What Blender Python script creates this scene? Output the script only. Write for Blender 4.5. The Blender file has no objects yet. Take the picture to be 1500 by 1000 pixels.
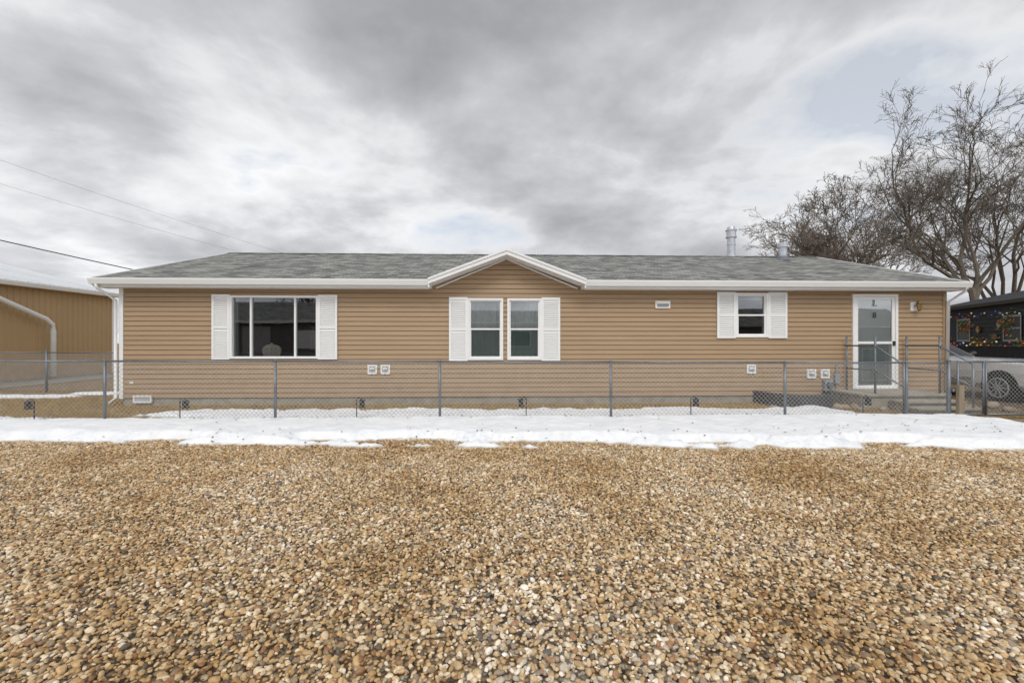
import bpy, math, random
import numpy as np
from mathutils import Vector, noise, Matrix
random.seed(7); rng=np.random.default_rng(3)
scene=bpy.context.scene
COL=scene.collection

# ------------------------------------------------------------------ materials
def newmat(name):
    m=bpy.data.materials.new(name); m.use_nodes=True
    nt=m.node_tree; b=nt.nodes['Principled BSDF']
    return m,nt,b
def N(nt,t,**kw):
    n=nt.nodes.new(t)
    for k,v in kw.items():
        if k in n.inputs: n.inputs[k].default_value=v
        else: setattr(n,k,v)
    return n
def ramp(nt,stops,interp='LINEAR'):
    r=nt.nodes.new('ShaderNodeValToRGB'); r.color_ramp.interpolation=interp
    e=r.color_ramp.elements
    while len(e)<len(stops): e.new(0.5)
    for i,(p,c) in enumerate(stops):
        e[i].position=p; e[i].color=(c[0],c[1],c[2],1) if len(c)==3 else c
    return r
def simple(name,col,rough=.6,metal=0,var=.12,scale=6,bump=0,bscale=40,stretch=(1,1,1)):
    m,nt,b=newmat(name)
    tc=N(nt,'ShaderNodeNewGeometry')
    mp=N(nt,'ShaderNodeMapping'); mp.inputs['Scale'].default_value=stretch
    nt.links.new(tc.outputs['Position'],mp.inputs['Vector'])
    n=N(nt,'ShaderNodeTexNoise',Scale=scale,Detail=6.0,Roughness=.65)
    nt.links.new(mp.outputs[0],n.inputs['Vector'])
    r=ramp(nt,[(.25,[c*(1-var) for c in col]),(.75,[min(1,c*(1+var)) for c in col])])
    nt.links.new(n.outputs['Fac'],r.inputs[0]); nt.links.new(r.outputs[0],b.inputs['Base Color'])
    b.inputs['Roughness'].default_value=rough; b.inputs['Metallic'].default_value=metal
    if bump:
        n2=N(nt,'ShaderNodeTexNoise',Scale=bscale,Detail=4.0)
        nt.links.new(mp.outputs[0],n2.inputs['Vector'])
        bp=N(nt,'ShaderNodeBump',Strength=bump,Distance=.02)
        nt.links.new(n2.outputs['Fac'],bp.inputs['Height']); nt.links.new(bp.outputs[0],b.inputs['Normal'])
    return m
M={}
M['siding']=simple('tan_vinyl',(.385,.265,.155),.55,var=.09,scale=1.3,stretch=(.5,1,5),bump=.05,bscale=60)
M['white']=simple('white_vinyl',(.84,.84,.83),.45,var=.03,scale=3)
M['concrete']=simple('concrete',(.33,.30,.24),.9,var=.32,scale=5,bump=.4,bscale=30)
M['galv']=simple('galvanized',(.20,.22,.24),.45,metal=.6,var=.25,scale=12)
M['wire']=simple('fence_wire',(.40,.41,.42),.5,metal=.2,var=.3,scale=8)
M['pipe']=simple('vent_pipe',(.50,.52,.55),.35,metal=.8,var=.25,scale=9)
M['bark']=simple('bark',(.15,.125,.10),.95,var=.4,scale=5,bump=.3,bscale=25)
M['bark2']=simple('bark_red',(.20,.15,.11),.95,var=.35,scale=5)
M['black']=simple('black_paint',(.014,.014,.016),.4,var=.2)
M['rubber']=simple('rubber',(.022,.022,.022),.8,var=.2)
M['dark']=simple('interior_dark',(.05,.045,.04),.9)
M['room']=simple('interior_wall',(.22,.20,.18),.9)
M['tansteel']=simple('tan_steel',(.47,.325,.165),.5,var=.05,scale=.8)
M['steelroof']=simple('pale_steel_roof',(.66,.68,.70),.4,metal=.1,var=.08,scale=.6)
M['wood']=simple('weathered_wood',(.24,.19,.13),.9,var=.35,scale=6,stretch=(1,1,.2))
M['curtain']=simple('curtain',(.80,.82,.82),.9,var=.08,scale=3,stretch=(9,1,.4))
M['blind']=simple('blind',(.30,.38,.35),.8,var=.12,scale=2)
M['panel']=simple('door_panel',(.50,.55,.54),.6,var=.06,scale=2)
M['chair']=simple('chair_cloth',(.80,.68,.62),.9,var=.12,scale=10)
M['carpaint']=simple('car_paint',(.70,.71,.72),.18,var=.02)
M['carpaint'].node_tree.nodes['Principled BSDF'].inputs['Coat Weight'].default_value=.6
M['charcoal']=simple('charcoal_siding',(.022,.024,.028),.7,var=.2,scale=2)
M['greyhouse']=simple('grey_siding',(.42,.40,.40),.8,var=.05,scale=2)
M['brownhouse']=simple('brown_siding',(.17,.155,.15),.8,var=.15,scale=2)
M['well']=simple('well_steel',(.10,.095,.09),.6,metal=.5,var=.4,scale=8)
M['rock']=simple('rock',(.30,.24,.18),.9,var=.4,scale=7,bump=.5)
M['green']=simple('evergreen',(.03,.08,.03),.8,var=.4,scale=10)
M['brass']=simple('brass',(.35,.24,.10),.35,metal=.8)
M['grey']=simple('grey_box',(.28,.30,.31),.5,var=.1)
for nm,c in (('red',(.5,.03,.02)),('blue',(.03,.1,.5)),('yellow',(.6,.4,.04))): M[nm]=simple(nm,c,.4)

def glass():
    m,nt,b=newmat('window_glass'); nt.nodes.remove(b)
    out=[n for n in nt.nodes if n.type=='OUTPUT_MATERIAL'][0]
    t=N(nt,'ShaderNodeBsdfTransparent'); t.inputs[0].default_value=(.86,.90,.89,1)
    g=N(nt,'ShaderNodeBsdfGlossy'); g.inputs['Roughness'].default_value=.012; g.inputs[0].default_value=(.95,.97,1,1)
    n=N(nt,'ShaderNodeTexNoise',Scale=1.2,Detail=1.0); tc=N(nt,'ShaderNodeNewGeometry')
    nt.links.new(tc.outputs['Position'],n.inputs['Vector'])
    bp=N(nt,'ShaderNodeBump',Strength=.05,Distance=.02); nt.links.new(n.outputs['Fac'],bp.inputs['Height'])
    nt.links.new(bp.outputs[0],g.inputs['Normal'])
    f=N(nt,'ShaderNodeFresnel',IOR=1.6)
    mx=N(nt,'ShaderNodeMixShader'); a=N(nt,'ShaderNodeMath',operation='MULTIPLY_ADD')
    a.inputs[1].default_value=2.0; a.inputs[2].default_value=.10; a.use_clamp=True
    nt.links.new(f.outputs[0],a.inputs[0]); nt.links.new(a.outputs[0],mx.inputs[0])
    nt.links.new(t.outputs[0],mx.inputs[1]); nt.links.new(g.outputs[0],mx.inputs[2]); nt.links.new(mx.outputs[0],out.inputs[0])
    return m
M['glass']=glass()

def shingle():
    m,nt,b=newmat('asphalt_shingle')
    tc=N(nt,'ShaderNodeNewGeometry')
    br=N(nt,'ShaderNodeTexBrick'); br.offset=.5; br.offset_frequency=2
    br.inputs['Scale'].default_value=1; br.inputs['Brick Width'].default_value=.30; br.inputs['Row Height'].default_value=.14
    br.inputs['Mortar Size'].default_value=.010; br.inputs['Mortar Smooth'].default_value=.4; br.inputs['Bias'].default_value=0
    br.inputs['Color1'].default_value=(.11,.11,.105,1); br.inputs['Color2'].default_value=(.34,.34,.32,1); br.inputs['Mortar'].default_value=(.06,.06,.057,1)
    nt.links.new(tc.outputs['Position'],br.inputs['Vector'])
    n=N(nt,'ShaderNodeTexNoise',Scale=3.0,Detail=8.0,Roughness=.8); nt.links.new(tc.outputs['Position'],n.inputs['Vector'])
    r=ramp(nt,[(.3,(.70,.70,.70)),(.7,(1.28,1.28,1.26))]); nt.links.new(n.outputs['Fac'],r.inputs[0])
    mx=N(nt,'ShaderNodeMix',data_type='RGBA',blend_type='MULTIPLY'); mx.inputs[0].default_value=1
    nt.links.new(br.outputs['Color'],mx.inputs[6]); nt.links.new(r.outputs[0],mx.inputs[7]); nt.links.new(mx.outputs[2],b.inputs['Base Color'])
    bp=N(nt,'ShaderNodeBump',Strength=.6,Distance=.012); bp.invert=True
    nt.links.new(br.outputs['Fac'],bp.inputs['Height']); nt.links.new(bp.outputs[0],b.inputs['Normal'])
    b.inputs['Roughness'].default_value=.9
    return m
M['shingle']=shingle()

PAL=[(0,(.60,.48,.32)),(.10,(.45,.315,.17)),(.2,(.74,.65,.52)),(.3,(.52,.38,.22)),(.4,(.34,.275,.21)),(.5,(.63,.475,.28)),
     (.6,(.83,.76,.66)),(.7,(.36,.215,.125)),(.78,(.53,.475,.40)),(.86,(.14,.125,.11)),(.91,(.68,.51,.31)),(.96,(.90,.87,.82))]
def mth_(nt,op,a,b_=None,c=None,clamp=False):
    n=N(nt,'ShaderNodeMath',operation=op); n.use_clamp=clamp
    for i,v in enumerate((a,b_,c)):
        if v is None: continue
        if isinstance(v,(int,float)): n.inputs[i].default_value=v
        else: nt.links.new(v,n.inputs[i])
    return n.outputs[0]
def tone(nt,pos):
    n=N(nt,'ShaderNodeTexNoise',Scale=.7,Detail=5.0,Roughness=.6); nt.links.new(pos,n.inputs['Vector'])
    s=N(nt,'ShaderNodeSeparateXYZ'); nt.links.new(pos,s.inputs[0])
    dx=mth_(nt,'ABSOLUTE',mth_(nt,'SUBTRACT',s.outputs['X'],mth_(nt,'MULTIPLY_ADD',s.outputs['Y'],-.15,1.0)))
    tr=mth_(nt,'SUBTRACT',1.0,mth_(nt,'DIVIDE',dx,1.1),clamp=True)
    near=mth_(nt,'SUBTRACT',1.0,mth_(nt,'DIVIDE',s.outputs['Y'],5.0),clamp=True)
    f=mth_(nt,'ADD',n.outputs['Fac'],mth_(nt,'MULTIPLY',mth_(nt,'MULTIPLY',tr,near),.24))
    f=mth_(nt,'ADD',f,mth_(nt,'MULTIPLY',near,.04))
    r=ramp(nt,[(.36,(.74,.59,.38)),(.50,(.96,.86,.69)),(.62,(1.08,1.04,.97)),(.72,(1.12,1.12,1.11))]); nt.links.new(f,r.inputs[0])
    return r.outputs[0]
def pebblemat():
    m,nt,b=newmat('river_pebble')
    oi=N(nt,'ShaderNodeObjectInfo'); r=ramp(nt,PAL,'CONSTANT'); nt.links.new(oi.outputs['Random'],r.inputs[0])
    g=N(nt,'ShaderNodeNewGeometry'); n=N(nt,'ShaderNodeTexNoise',Scale=70.0,Detail=4.0)
    nt.links.new(g.outputs['Position'],n.inputs['Vector'])
    r2=ramp(nt,[(.3,(.76,.76,.76)),(.7,(1.2,1.17,1.12))]); nt.links.new(n.outputs['Fac'],r2.inputs[0])
    m1=N(nt,'ShaderNodeMix',data_type='RGBA',blend_type='MULTIPLY'); m1.inputs[0].default_value=1
    m2=N(nt,'ShaderNodeMix',data_type='RGBA',blend_type='MULTIPLY'); m2.inputs[0].default_value=1
    nt.links.new(r.outputs[0],m1.inputs[6]); nt.links.new(r2.outputs[0],m1.inputs[7])
    nt.links.new(m1.outputs[2],m2.inputs[6]); nt.links.new(tone(nt,g.outputs['Position']),m2.inputs[7])
    nt.links.new(m2.outputs[2],b.inputs['Base Color']); b.inputs['Roughness'].default_value=.5
    return m
M['pebble']=pebblemat()

def groundmat():
    m,nt,b=newmat('gravel_and_soil')
    g=N(nt,'ShaderNodeNewGeometry'); P=g.outputs['Position']
    v=N(nt,'ShaderNodeTexVoronoi',Scale=34.0); nt.links.new(P,v.inputs['Vector'])
    sp=N(nt,'ShaderNodeSeparateColor'); nt.links.new(v.outputs['Color'],sp.inputs[0])
    r=ramp(nt,PAL,'CONSTANT'); nt.links.new(sp.outputs[0],r.inputs[0])
    rd=ramp(nt,[(.3,(.5,.5,.5)),(.75,(.10,.085,.07))]); nt.links.new(v.outputs['Distance'],rd.inputs[0])
    m1=N(nt,'ShaderNodeMix',data_type='RGBA',blend_type='MULTIPLY'); m1.inputs[0].default_value=1
    nt.links.new(r.outputs[0],m1.inputs[6]); nt.links.new(rd.outputs[0],m1.inputs[7])
    m2=N(nt,'ShaderNodeMix',data_type='RGBA',blend_type='MULTIPLY'); m2.inputs[0].default_value=1
    nt.links.new(m1.outputs[2],m2.inputs[6]); nt.links.new(tone(nt,P),m2.inputs[7])
    n=N(nt,'ShaderNodeTexNoise',Scale=4.0,Detail=10.0,Roughness=.75); nt.links.new(P,n.inputs['Vector'])
    rs=ramp(nt,[(.3,(.10,.06,.025)),(.5,(.26,.165,.065)),(.7,(.40,.28,.13))]); nt.links.new(n.outputs['Fac'],rs.inputs[0])
    sx=N(nt,'ShaderNodeSeparateXYZ'); nt.links.new(P,sx.inputs[0])
    ge=N(nt,'ShaderNodeMath',operation='GREATER_THAN'); ge.inputs[1].default_value=8.6
    nt.links.new(sx.outputs['Y'],ge.inputs[0])
    lx=N(nt,'ShaderNodeMath',operation='LESS_THAN'); lx.inputs[1].default_value=10.5; nt.links.new(sx.outputs['X'],lx.inputs[0])
    fy=N(nt,'ShaderNodeMath',operation='GREATER_THAN'); fy.inputs[1].default_value=16; nt.links.new(sx.outputs['Y'],fy.inputs[0])
    mm=N(nt,'ShaderNodeMath',operation='MAXIMUM'); nt.links.new(lx.outputs[0],mm.inputs[0]); nt.links.new(fy.outputs[0],mm.inputs[1])
    mu=N(nt,'ShaderNodeMath',operation='MULTIPLY'); nt.links.new(ge.outputs[0],mu.inputs[0]); nt.links.new(mm.outputs[0],mu.inputs[1])
    m3=N(nt,'ShaderNodeMix',data_type='RGBA'); nt.links.new(mu.outputs[0],m3.inputs[0])
    nt.links.new(m2.outputs[2],m3.inputs[6]); nt.links.new(rs.outputs[0],m3.inputs[7]); nt.links.new(m3.outputs[2],b.inputs['Base Color'])
    bp=N(nt,'ShaderNodeBump',Strength=.8,Distance=.015); bp.invert=True
    nt.links.new(v.outputs['Distance'],bp.inputs['Height']); nt.links.new(bp.outputs[0],b.inputs['Normal']); b.inputs['Roughness'].default_value=.9
    return m
M['ground']=groundmat()

def snowmat():
    m,nt,b=newmat('old_snow')
    g=N(nt,'ShaderNodeNewGeometry'); n=N(nt,'ShaderNodeTexNoise',Scale=2.5,Detail=9.0,Roughness=.7); nt.links.new(g.outputs['Position'],n.inputs['Vector'])
    r=ramp(nt,[(.28,(.76,.80,.85)),(.42,(.85,.87,.90)),(.55,(.93,.94,.95))]); nt.links.new(n.outputs['Fac'],r.inputs[0])
    sx=N(nt,'ShaderNodeSeparateXYZ'); nt.links.new(g.outputs['Position'],sx.inputs[0])
    mr=N(nt,'ShaderNodeMapRange'); mr.inputs[1].default_value=.010; mr.inputs[2].default_value=.032; nt.links.new(sx.outputs['Z'],mr.inputs[0])
    mx=N(nt,'ShaderNodeMix',data_type='RGBA'); nt.links.new(mr.outputs[0],mx.inputs[0]); mx.inputs[6].default_value=(.50,.46,.40,1)
    nt.links.new(r.outputs[0],mx.inputs[7])
    v=N(nt,'ShaderNodeTexVoronoi',Scale=9.0); nt.links.new(g.outputs['Position'],v.inputs['Vector'])
    rv=ramp(nt,[(.05,(.30,.22,.14)),(.075,(1,1,1))]); nt.links.new(v.outputs['Distance'],rv.inputs[0])
    m4=N(nt,'ShaderNodeMix',data_type='RGBA',blend_type='MULTIPLY'); m4.inputs[0].default_value=.7
    nt.links.new(mx.outputs[2],m4.inputs[6]); nt.links.new(rv.outputs[0],m4.inputs[7])
    nt.links.new(m4.outputs[2],b.inputs['Base Color'])
    b.inputs['Roughness'].default_value=.6
    n2=N(nt,'ShaderNodeTexNoise',Scale=8.0,Detail=8.0,Roughness=.6); nt.links.new(g.outputs['Position'],n2.inputs['Vector'])
    bp=N(nt,'ShaderNodeBump',Strength=.7,Distance=.05); nt.links.new(n2.outputs['Fac'],bp.inputs['Height']); nt.links.new(bp.outputs[0],b.inputs['Normal'])
    return m
M['snow']=snowmat()
def grassmat():
    m,nt,b=newmat('dry_grass')
    g=N(nt,'ShaderNodeNewGeometry'); n=N(nt,'ShaderNodeTexNoise',Scale=5.0,Detail=8.0,Roughness=.8); nt.links.new(g.outputs['Position'],n.inputs['Vector'])
    r=ramp(nt,[(.3,(.18,.15,.05)),(.5,(.46,.31,.10)),(.7,(.60,.44,.19))]); nt.links.new(n.outputs['Fac'],r.inputs[0]); nt.links.new(r.outputs[0],b.inputs['Base Color'])
    b.inputs['Roughness'].default_value=.9
    return m
M['grass']=grassmat()

# ------------------------------------------------------------------ mesh builder
def empty(name,loc=(0,0,0)):
    e=bpy.data.objects.new(name,None); e.location=loc; COL.objects.link(e); e.empty_display_size=.3; return e
class B:
    def __init__(s,name,parent=None): s.n=name; s.p=parent; s.v=[]; s.f=[]; s.mi=[]; s.ms=[]
    def m(s,k):
        if k not in s.ms: s.ms.append(k)
        return s.ms.index(k)
    def poly(s,pts,mat):
        i=len(s.v); s.v+= [tuple(p) for p in pts]; s.f.append(tuple(range(i,i+len(pts)))); s.mi.append(s.m(mat))
    def box(s,x0,x1,y0,y1,z0,z1,mat):
        i=len(s.v)
        s.v+=[(x0,y0,z0),(x1,y0,z0),(x1,y1,z0),(x0,y1,z0),(x0,y0,z1),(x1,y0,z1),(x1,y1,z1),(x0,y1,z1)]
        for f in ((0,3,2,1),(4,5,6,7),(0,1,5,4),(1,2,6,5),(2,3,7,6),(3,0,4,7)):
            s.f.append(tuple(i+k for k in f)); s.mi.append(s.m(mat))
    def pane(s,x0,x1,y,z0,z1,mat='glass'): s.poly([(x0,y,z0),(x1,y,z0),(x1,y,z1),(x0,y,z1)],mat)
    def prism(s,prof,axis,a,b_,mat):
        mk=(lambda p,t:(t,p[0],p[1])) if axis=='x' else ((lambda p,t:(p[0],t,p[1])) if axis=='y' else (lambda p,t:(p[0],p[1],t)))
        n=len(prof); i=len(s.v); s.v+=[mk(p,a) for p in prof]+[mk(p,b_) for p in prof]; k=s.m(mat)
        s.f.append(tuple(range(i,i+n))); s.mi.append(k); s.f.append(tuple(range(i+2*n-1,i+n-1,-1))); s.mi.append(k)
        for j in range(n):
            s.f.append((i+j,i+n+j,i+n+(j+1)%n,i+(j+1)%n)); s.mi.append(k)
    def tube(s,pts,r,mat,n=8,cap=True):
        pts=[Vector(p) for p in pts]; rs=r if isinstance(r,(list,tuple)) else [r]*len(pts)
        i0=len(s.v); k=s.m(mat); L=len(pts)
        for j,p in enumerate(pts):
            d=(pts[min(j+1,L-1)]-pts[max(j-1,0)]).normalized()
            a=d.cross(Vector((0,0,1)) if abs(d.z)<.9 else Vector((1,0,0))).normalized(); c=d.cross(a)
            for q in range(n):
                t=2*math.pi*q/n; s.v.append(tuple(p+rs[j]*(math.cos(t)*a+math.sin(t)*c)))
        for j in range(L-1):
            for q in range(n):
                s.f.append((i0+j*n+q,i0+j*n+(q+1)%n,i0+(j+1)*n+(q+1)%n,i0+(j+1)*n+q)); s.mi.append(k)
        if cap:
            s.f.append(tuple(range(i0+n-1,i0-1,-1))); s.mi.append(k)
            s.f.append(tuple(range(i0+(L-1)*n,i0+L*n))); s.mi.append(k)
    def cyl(s,x,y,z0,z1,r,mat,n=16,r2=None): s.tube([(x,y,z0),(x,y,z1)],[r,r if r2 is None else r2],mat,n)
    def done(s,smooth=False,bevel=0):
        me=bpy.data.meshes.new(s.n); me.from_pydata(s.v,[],s.f)
        for k in s.ms: me.materials.append(M[k])
        me.polygons.foreach_set('material_index',s.mi)
        if smooth: me.polygons.foreach_set('use_smooth',[True]*len(s.f))
        me.update()
        o=bpy.data.objects.new(s.n,me); COL.objects.link(o)
        if s.p: o.parent=s.p; o.matrix_parent_inverse=Matrix.Translation(-Vector(s.p.location))
        if bevel:
            bv=o.modifiers.new('b','BEVEL'); bv.width=bevel; bv.segments=2; bv.limit_method='ANGLE'
        return o

# ------------------------------------------------------------------ ground
g=B('ground'); g.box(-300,300,-120,600,-.5,0,'ground'); g.done()

# ------------------------------------------------------------------ snow
def sm(t): t=max(0,min(1,t)); return t*t*(3-2*t)
def snow_h(x,y):
    n1=noise.noise(Vector((x*.8,y*.8,1.3))); n2=noise.noise(Vector((x*3,y*3,5))); n3=noise.noise(Vector((x*9,y*9,9)))
    edge=6.42-.06*x+.20*n1+.16*n2+.08*n3
    back=9.98+.20*n1+.14*n2+.06*n3-(.55*sm((-5.8-x)/2.0))
    f=min((y-edge)/.34,(back-y)/.22)
    if y<8.6: f=min(f,(9.7-max(0,(y-6.6))*.45-x)/.3+.5*n2)
    else: f=min(f,(7.5-x)/.3+.5*n2)
    for hx,hy,ra,rb in ((-1.35,6.78,.45,.13),(-.75,6.68,.25,.08),(.35,6.62,.30,.10),(.95,6.58,.45,.10),(5.6,6.4,.25,.07),(-5,6.95,.3,.08),(3.2,6.5,.3,.06),(-2.6,6.85,.2,.06),(-8.2,9.2,.7,.12),(-6.9,9.0,.5,.08)):
        f=min(f,(math.hypot((x-hx)/ra,(y-hy)/rb)-1)*.5+.4*n3)
    f=min(f,.55+abs(y-8.42)/.12+.9*n2+.4*n3) if abs(y-8.42)<.2 else f
    h=.14 if y<8.3 else .14-.075*sm((y-8.3)/.25)
    z=-.03+ (h+.03)*sm(f) + (.024*n1+.018*n2+.008*n3)*sm(f)
    for cx,cy,ra,rb in ((-13.5,12.6,2.6,.55),(-11.2,13.4,1.2,.3),(-17,14,2.5,.6)):
        d=1-math.hypot((x-cx)/ra,(y-cy)/rb)+.4*n1+.2*n2
        z=max(z,-.03+.09*sm(d*2))
    return z
nx=700; ny=260
xs=np.linspace(-20,10.2,nx); ys=np.linspace(5.6,15,ny)
V=[(float(x),float(y),snow_h(x,y)) for y in ys for x in xs]
F=[]
for j in range(ny-1):
    for i in range(nx-1):
        a=j*nx+i; q=(a,a+1,a+nx+1,a+nx)
        if max(V[k][2] for k in q)>-.002: F.append(q)
me=bpy.data.meshes.new('snow'); me.from_pydata(V,[],F); me.materials.append(M['snow']); me.polygons.foreach_set('use_smooth',[True]*len(F)); me.update()
bm_o=bpy.data.objects.new('snow_bank',me); COL.objects.link(bm_o)

# ------------------------------------------------------------------ pebbles (instanced)
src=bpy.data.collections.new('pebble_sources')
import bmesh
for k in range(8):
    bm=bmesh.new(); bmesh.ops.create_icosphere(bm,subdivisions=2,radius=1)
    sx,sy,sz=1,random.uniform(.62,.95),random.uniform(.42,.68)
    for v in bm.verts:
        d=1+.26*noise.noise(v.co*1.1+Vector((k*7,0,0)))
        v.co=Vector((v.co.x*sx*d,v.co.y*sy*d,v.co.z*sz*d))
    pm=bpy.data.meshes.new('pebble'); bm.to_mesh(pm); bm.free(); pm.materials.append(M['pebble'])
    pm.polygons.foreach_set('use_smooth',[True]*len(pm.polygons))
    src.objects.link(bpy.data.objects.new('pebble',pm))
sp_=.0245
gx,gy=np.meshgrid(np.arange(-10.5,12.4,sp_),np.arange(.5,8.3,sp_))
gx=gx.ravel()+rng.uniform(-.5,.5,gx.size)*sp_*1.1; gy=gy.ravel()+rng.uniform(-.5,.5,gy.size)*sp_*1.1
keep=(gy<6.9-.06*gx+.3)|(gx>8.0)
gx=gx[keep]; gy=gy[keep]; n=gx.size
sc=rng.lognormal(math.log(.0143),.30,n).clip(.007,.029)
gz=rng.uniform(-.003,.009,n)+np.where(sc<.011,.006,0)
pm=bpy.data.meshes.new('gravel'); pm.vertices.add(n)
pm.vertices.foreach_set('co',np.stack([gx,gy,gz],1).ravel())
a=pm.attributes.new('psc','FLOAT','POINT'); a.data.foreach_set('value',sc)
a=pm.attributes.new('prot','FLOAT_VECTOR','POINT'); a.data.foreach_set('vector',np.stack([rng.normal(0,.4,n),rng.normal(0,.4,n),rng.uniform(0,6.28,n)],1).ravel())
go=bpy.data.objects.new('gravel',pm); COL.objects.link(go)
ng=bpy.data.node_groups.new('scatter','GeometryNodeTree')
ng.interface.new_socket('Geometry',in_out='INPUT',socket_type='NodeSocketGeometry'); ng.interface.new_socket('Geometry',in_out='OUTPUT',socket_type='NodeSocketGeometry')
gi=ng.nodes.new('NodeGroupInput'); gout=ng.nodes.new('NodeGroupOutput')
ci=ng.nodes.new('GeometryNodeCollectionInfo'); ci.inputs[0].default_value=src; ci.inputs['Separate Children'].default_value=True; ci.inputs['Reset Children'].default_value=True
ip=ng.nodes.new('GeometryNodeInstanceOnPoints'); ip.inputs['Pick Instance'].default_value=True
na=ng.nodes.new('GeometryNodeInputNamedAttribute'); na.data_type='FLOAT'; na.inputs[0].default_value='psc'
nb=ng.nodes.new('GeometryNodeInputNamedAttribute'); nb.data_type='FLOAT_VECTOR'; nb.inputs[0].default_value='prot'
ng.links.new(gi.outputs[0],ip.inputs['Points']); ng.links.new(ci.outputs[0],ip.inputs['Instance'])
ng.links.new(na.outputs[0],ip.inputs['Scale']); ng.links.new(nb.outputs[0],ip.inputs['Rotation']); ng.links.new(ip.outputs[0],gout.inputs[0])
md=go.modifiers.new('scatter','NODES'); md.node_group=ng

# ------------------------------------------------------------------ dry grass
gr=B('dry_grass'); 
def blades(x0,x1,y0,y1,n,h0,h1):
    for _ in range(n):
        x=random.uniform(x0,x1); y=random.uniform(y0,y1)
        if noise.noise(Vector((x*1.5,y*1.5,3)))<-.25 : continue
        if snow_h(x,y)>.0: continue
        h=random.uniform(h0,h1); a=random.uniform(0,6.28); w=.006; l=random.uniform(.2,1.1)*h; b_=random.uniform(0,6.28)
        gr.poly([(x-w*math.cos(a),y-w*math.sin(a),0),(x+w*math.cos(a),y+w*math.sin(a),0),(x+l*math.cos(b_),y+l*math.sin(b_),h)],'grass')
blades(-9,8.6,9.6,10.86,26000,.02,.08)
blades(-9,-5,8.8,9.7,9000,.02,.06)
blades(-17,-8.7,8.9,12.5,32000,.02,.08)
blades(8.8,11.5,8.4,9.6,2500,.01,.04)
gr.done()

# ------------------------------------------------------------------ house
YW=10.9; XL=-8.705; XR=11.094; XA=.244; GL=-1.527; GR=2.05; EV=2.93; RZ=4.5; RY=15.8; EY=10.55; AP=3.61
SL=(RZ-EV)/(RY-EY); GS=(AP-EV)/((GR-GL)/2)
house=empty('manufactured_house',(1.2,YW,0))
wins=[(-6.217,-4.181,1.10,2.575),(-.678,.169,1.06,2.53),(.267,1.087,1.06,2.53),(5.809,6.623,1.60,2.68),(8.73,9.87,.34,2.66)]
sd=B('siding',house); H=.112; z=.19; LD=.034
def yy(t):
    t=max(0.0,min(1.0,t)); return YW-LD*(.2+.8*(1-t)**.6)
while z<3.5:
    z1=z+H; cuts=sorted({z,z1,z+H*.8}|{c for w in wins for c in w[2:] if z<c<z1})
    for a,b_ in zip(cuts,cuts[1:]):
        mid=(a+b_)/2
        def lim(zz):
            if mid<2.76: return XL,XR
            hw=max(0,(AP-.14-zz)/GS); return max(XA-hw,XL),min(XA+hw,XR)
        la,ra=lim(a); lb,rb=lim(b_)
        if ra-la<.01: continue
        iv=[(la,ra,lb,rb)]
        for w in wins:
            if w[2]<mid<w[3]:
                nv=[]
                for (p,q,r,s) in iv:
                    if w[0]>p and w[1]<q: nv+=[(p,w[0],r,w[0]),(w[1],q,w[1],s)]
                    else: nv.append((p,q,r,s))
                iv=nv
        ta=(a-z)/H; tb=(b_-z)/H
        for (p,q,r,s) in iv:
            sd.poly([(p,yy(ta),a),(q,yy(ta),a),(s,yy(tb),b_),(r,yy(tb),b_)],'siding')
            if a==z: sd.poly([(p,YW+.002,a+.006),(q,YW+.002,a+.006),(q,yy(0),a),(p,yy(0),a)],'siding')
    z=z1
sd.done()
js=B('siding_joints',house)
k=0; z=.19
while z<2.7:
    if k%2==0:
        for xj in (-7.4,-3.3,2.9,7.5):
            x=xj+random.uniform(-.9,.9)
            if any(w[0]-.5<x<w[1]+.5 and w[2]-.15<z<w[3]+.1 for w in wins): continue
            js.poly([(x,YW-LD-.003,z),(x+.012,YW-LD-.001,z),(x+.012,YW-.001,z+H),(x,YW-.010,z+H)],'siding')
    z+=H; k+=1
js.done()
wl=B('foundation',house)
wl.box(XL+.03,XR-.03,YW+.004,YW+.15,0,.22,'concrete')
wl.box(XL,XL+.12,YW+.02,20.6,.19,2.75,'siding'); wl.box(XR-.12,XR,YW+.02,20.6,.19,2.75,'siding'); wl.box(XL,XR,20.6,20.7,0,2.75,'siding')
wl.prism([(YW+.2,2.75),(20.6,2.75),(RY,RZ-.12)],'x',XL,XL+.1,'siding'); wl.prism([(YW+.2,2.75),(20.6,2.75),(RY,RZ-.12)],'x',XR-.1,XR,'siding')
wl.box(XL,XL+.1,YW+.16,20.6,0,.188,'concrete'); wl.box(XR-.1,XR,YW+.16,20.6,0,.188,'concrete')
wl.box(XL+.2,XR-.2,15.5,15.55,.3,2.7,'room'); wl.box(XL+.2,XR-.2,YW+.1,15.5,.28,.32,'dark'); wl.box(XL+.2,XR-.2,YW+.1,15.5,2.7,2.73,'dark')
for x in (-2.5,3.5,8.2): wl.box(x,x+.1,YW+.1,15.5,.32,2.7,'dark')
wl.box(-7.6,-6.6,15.0,15.45,.32,2.1,'dark'); wl.box(-6.2,-5.2,15.44,15.49,1.2,2.0,'curtain'); wl.box(-4.9,-3.6,14.6,15.4,.32,1.2,'dark')
wl.done()
cp=B('corner_trim',house); cp.box(XL-.03,XL+.06,YW-.045,YW+.05,.17,2.75,'white'); cp.box(XR-.06,XR+.03,YW-.045,YW+.05,.17,2.75,'siding'); cp.done(bevel=.004)
XE0=-9.05; XE1=11.31; rf=B('roof',house)
vy=EY+(AP-EV)/SL
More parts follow.
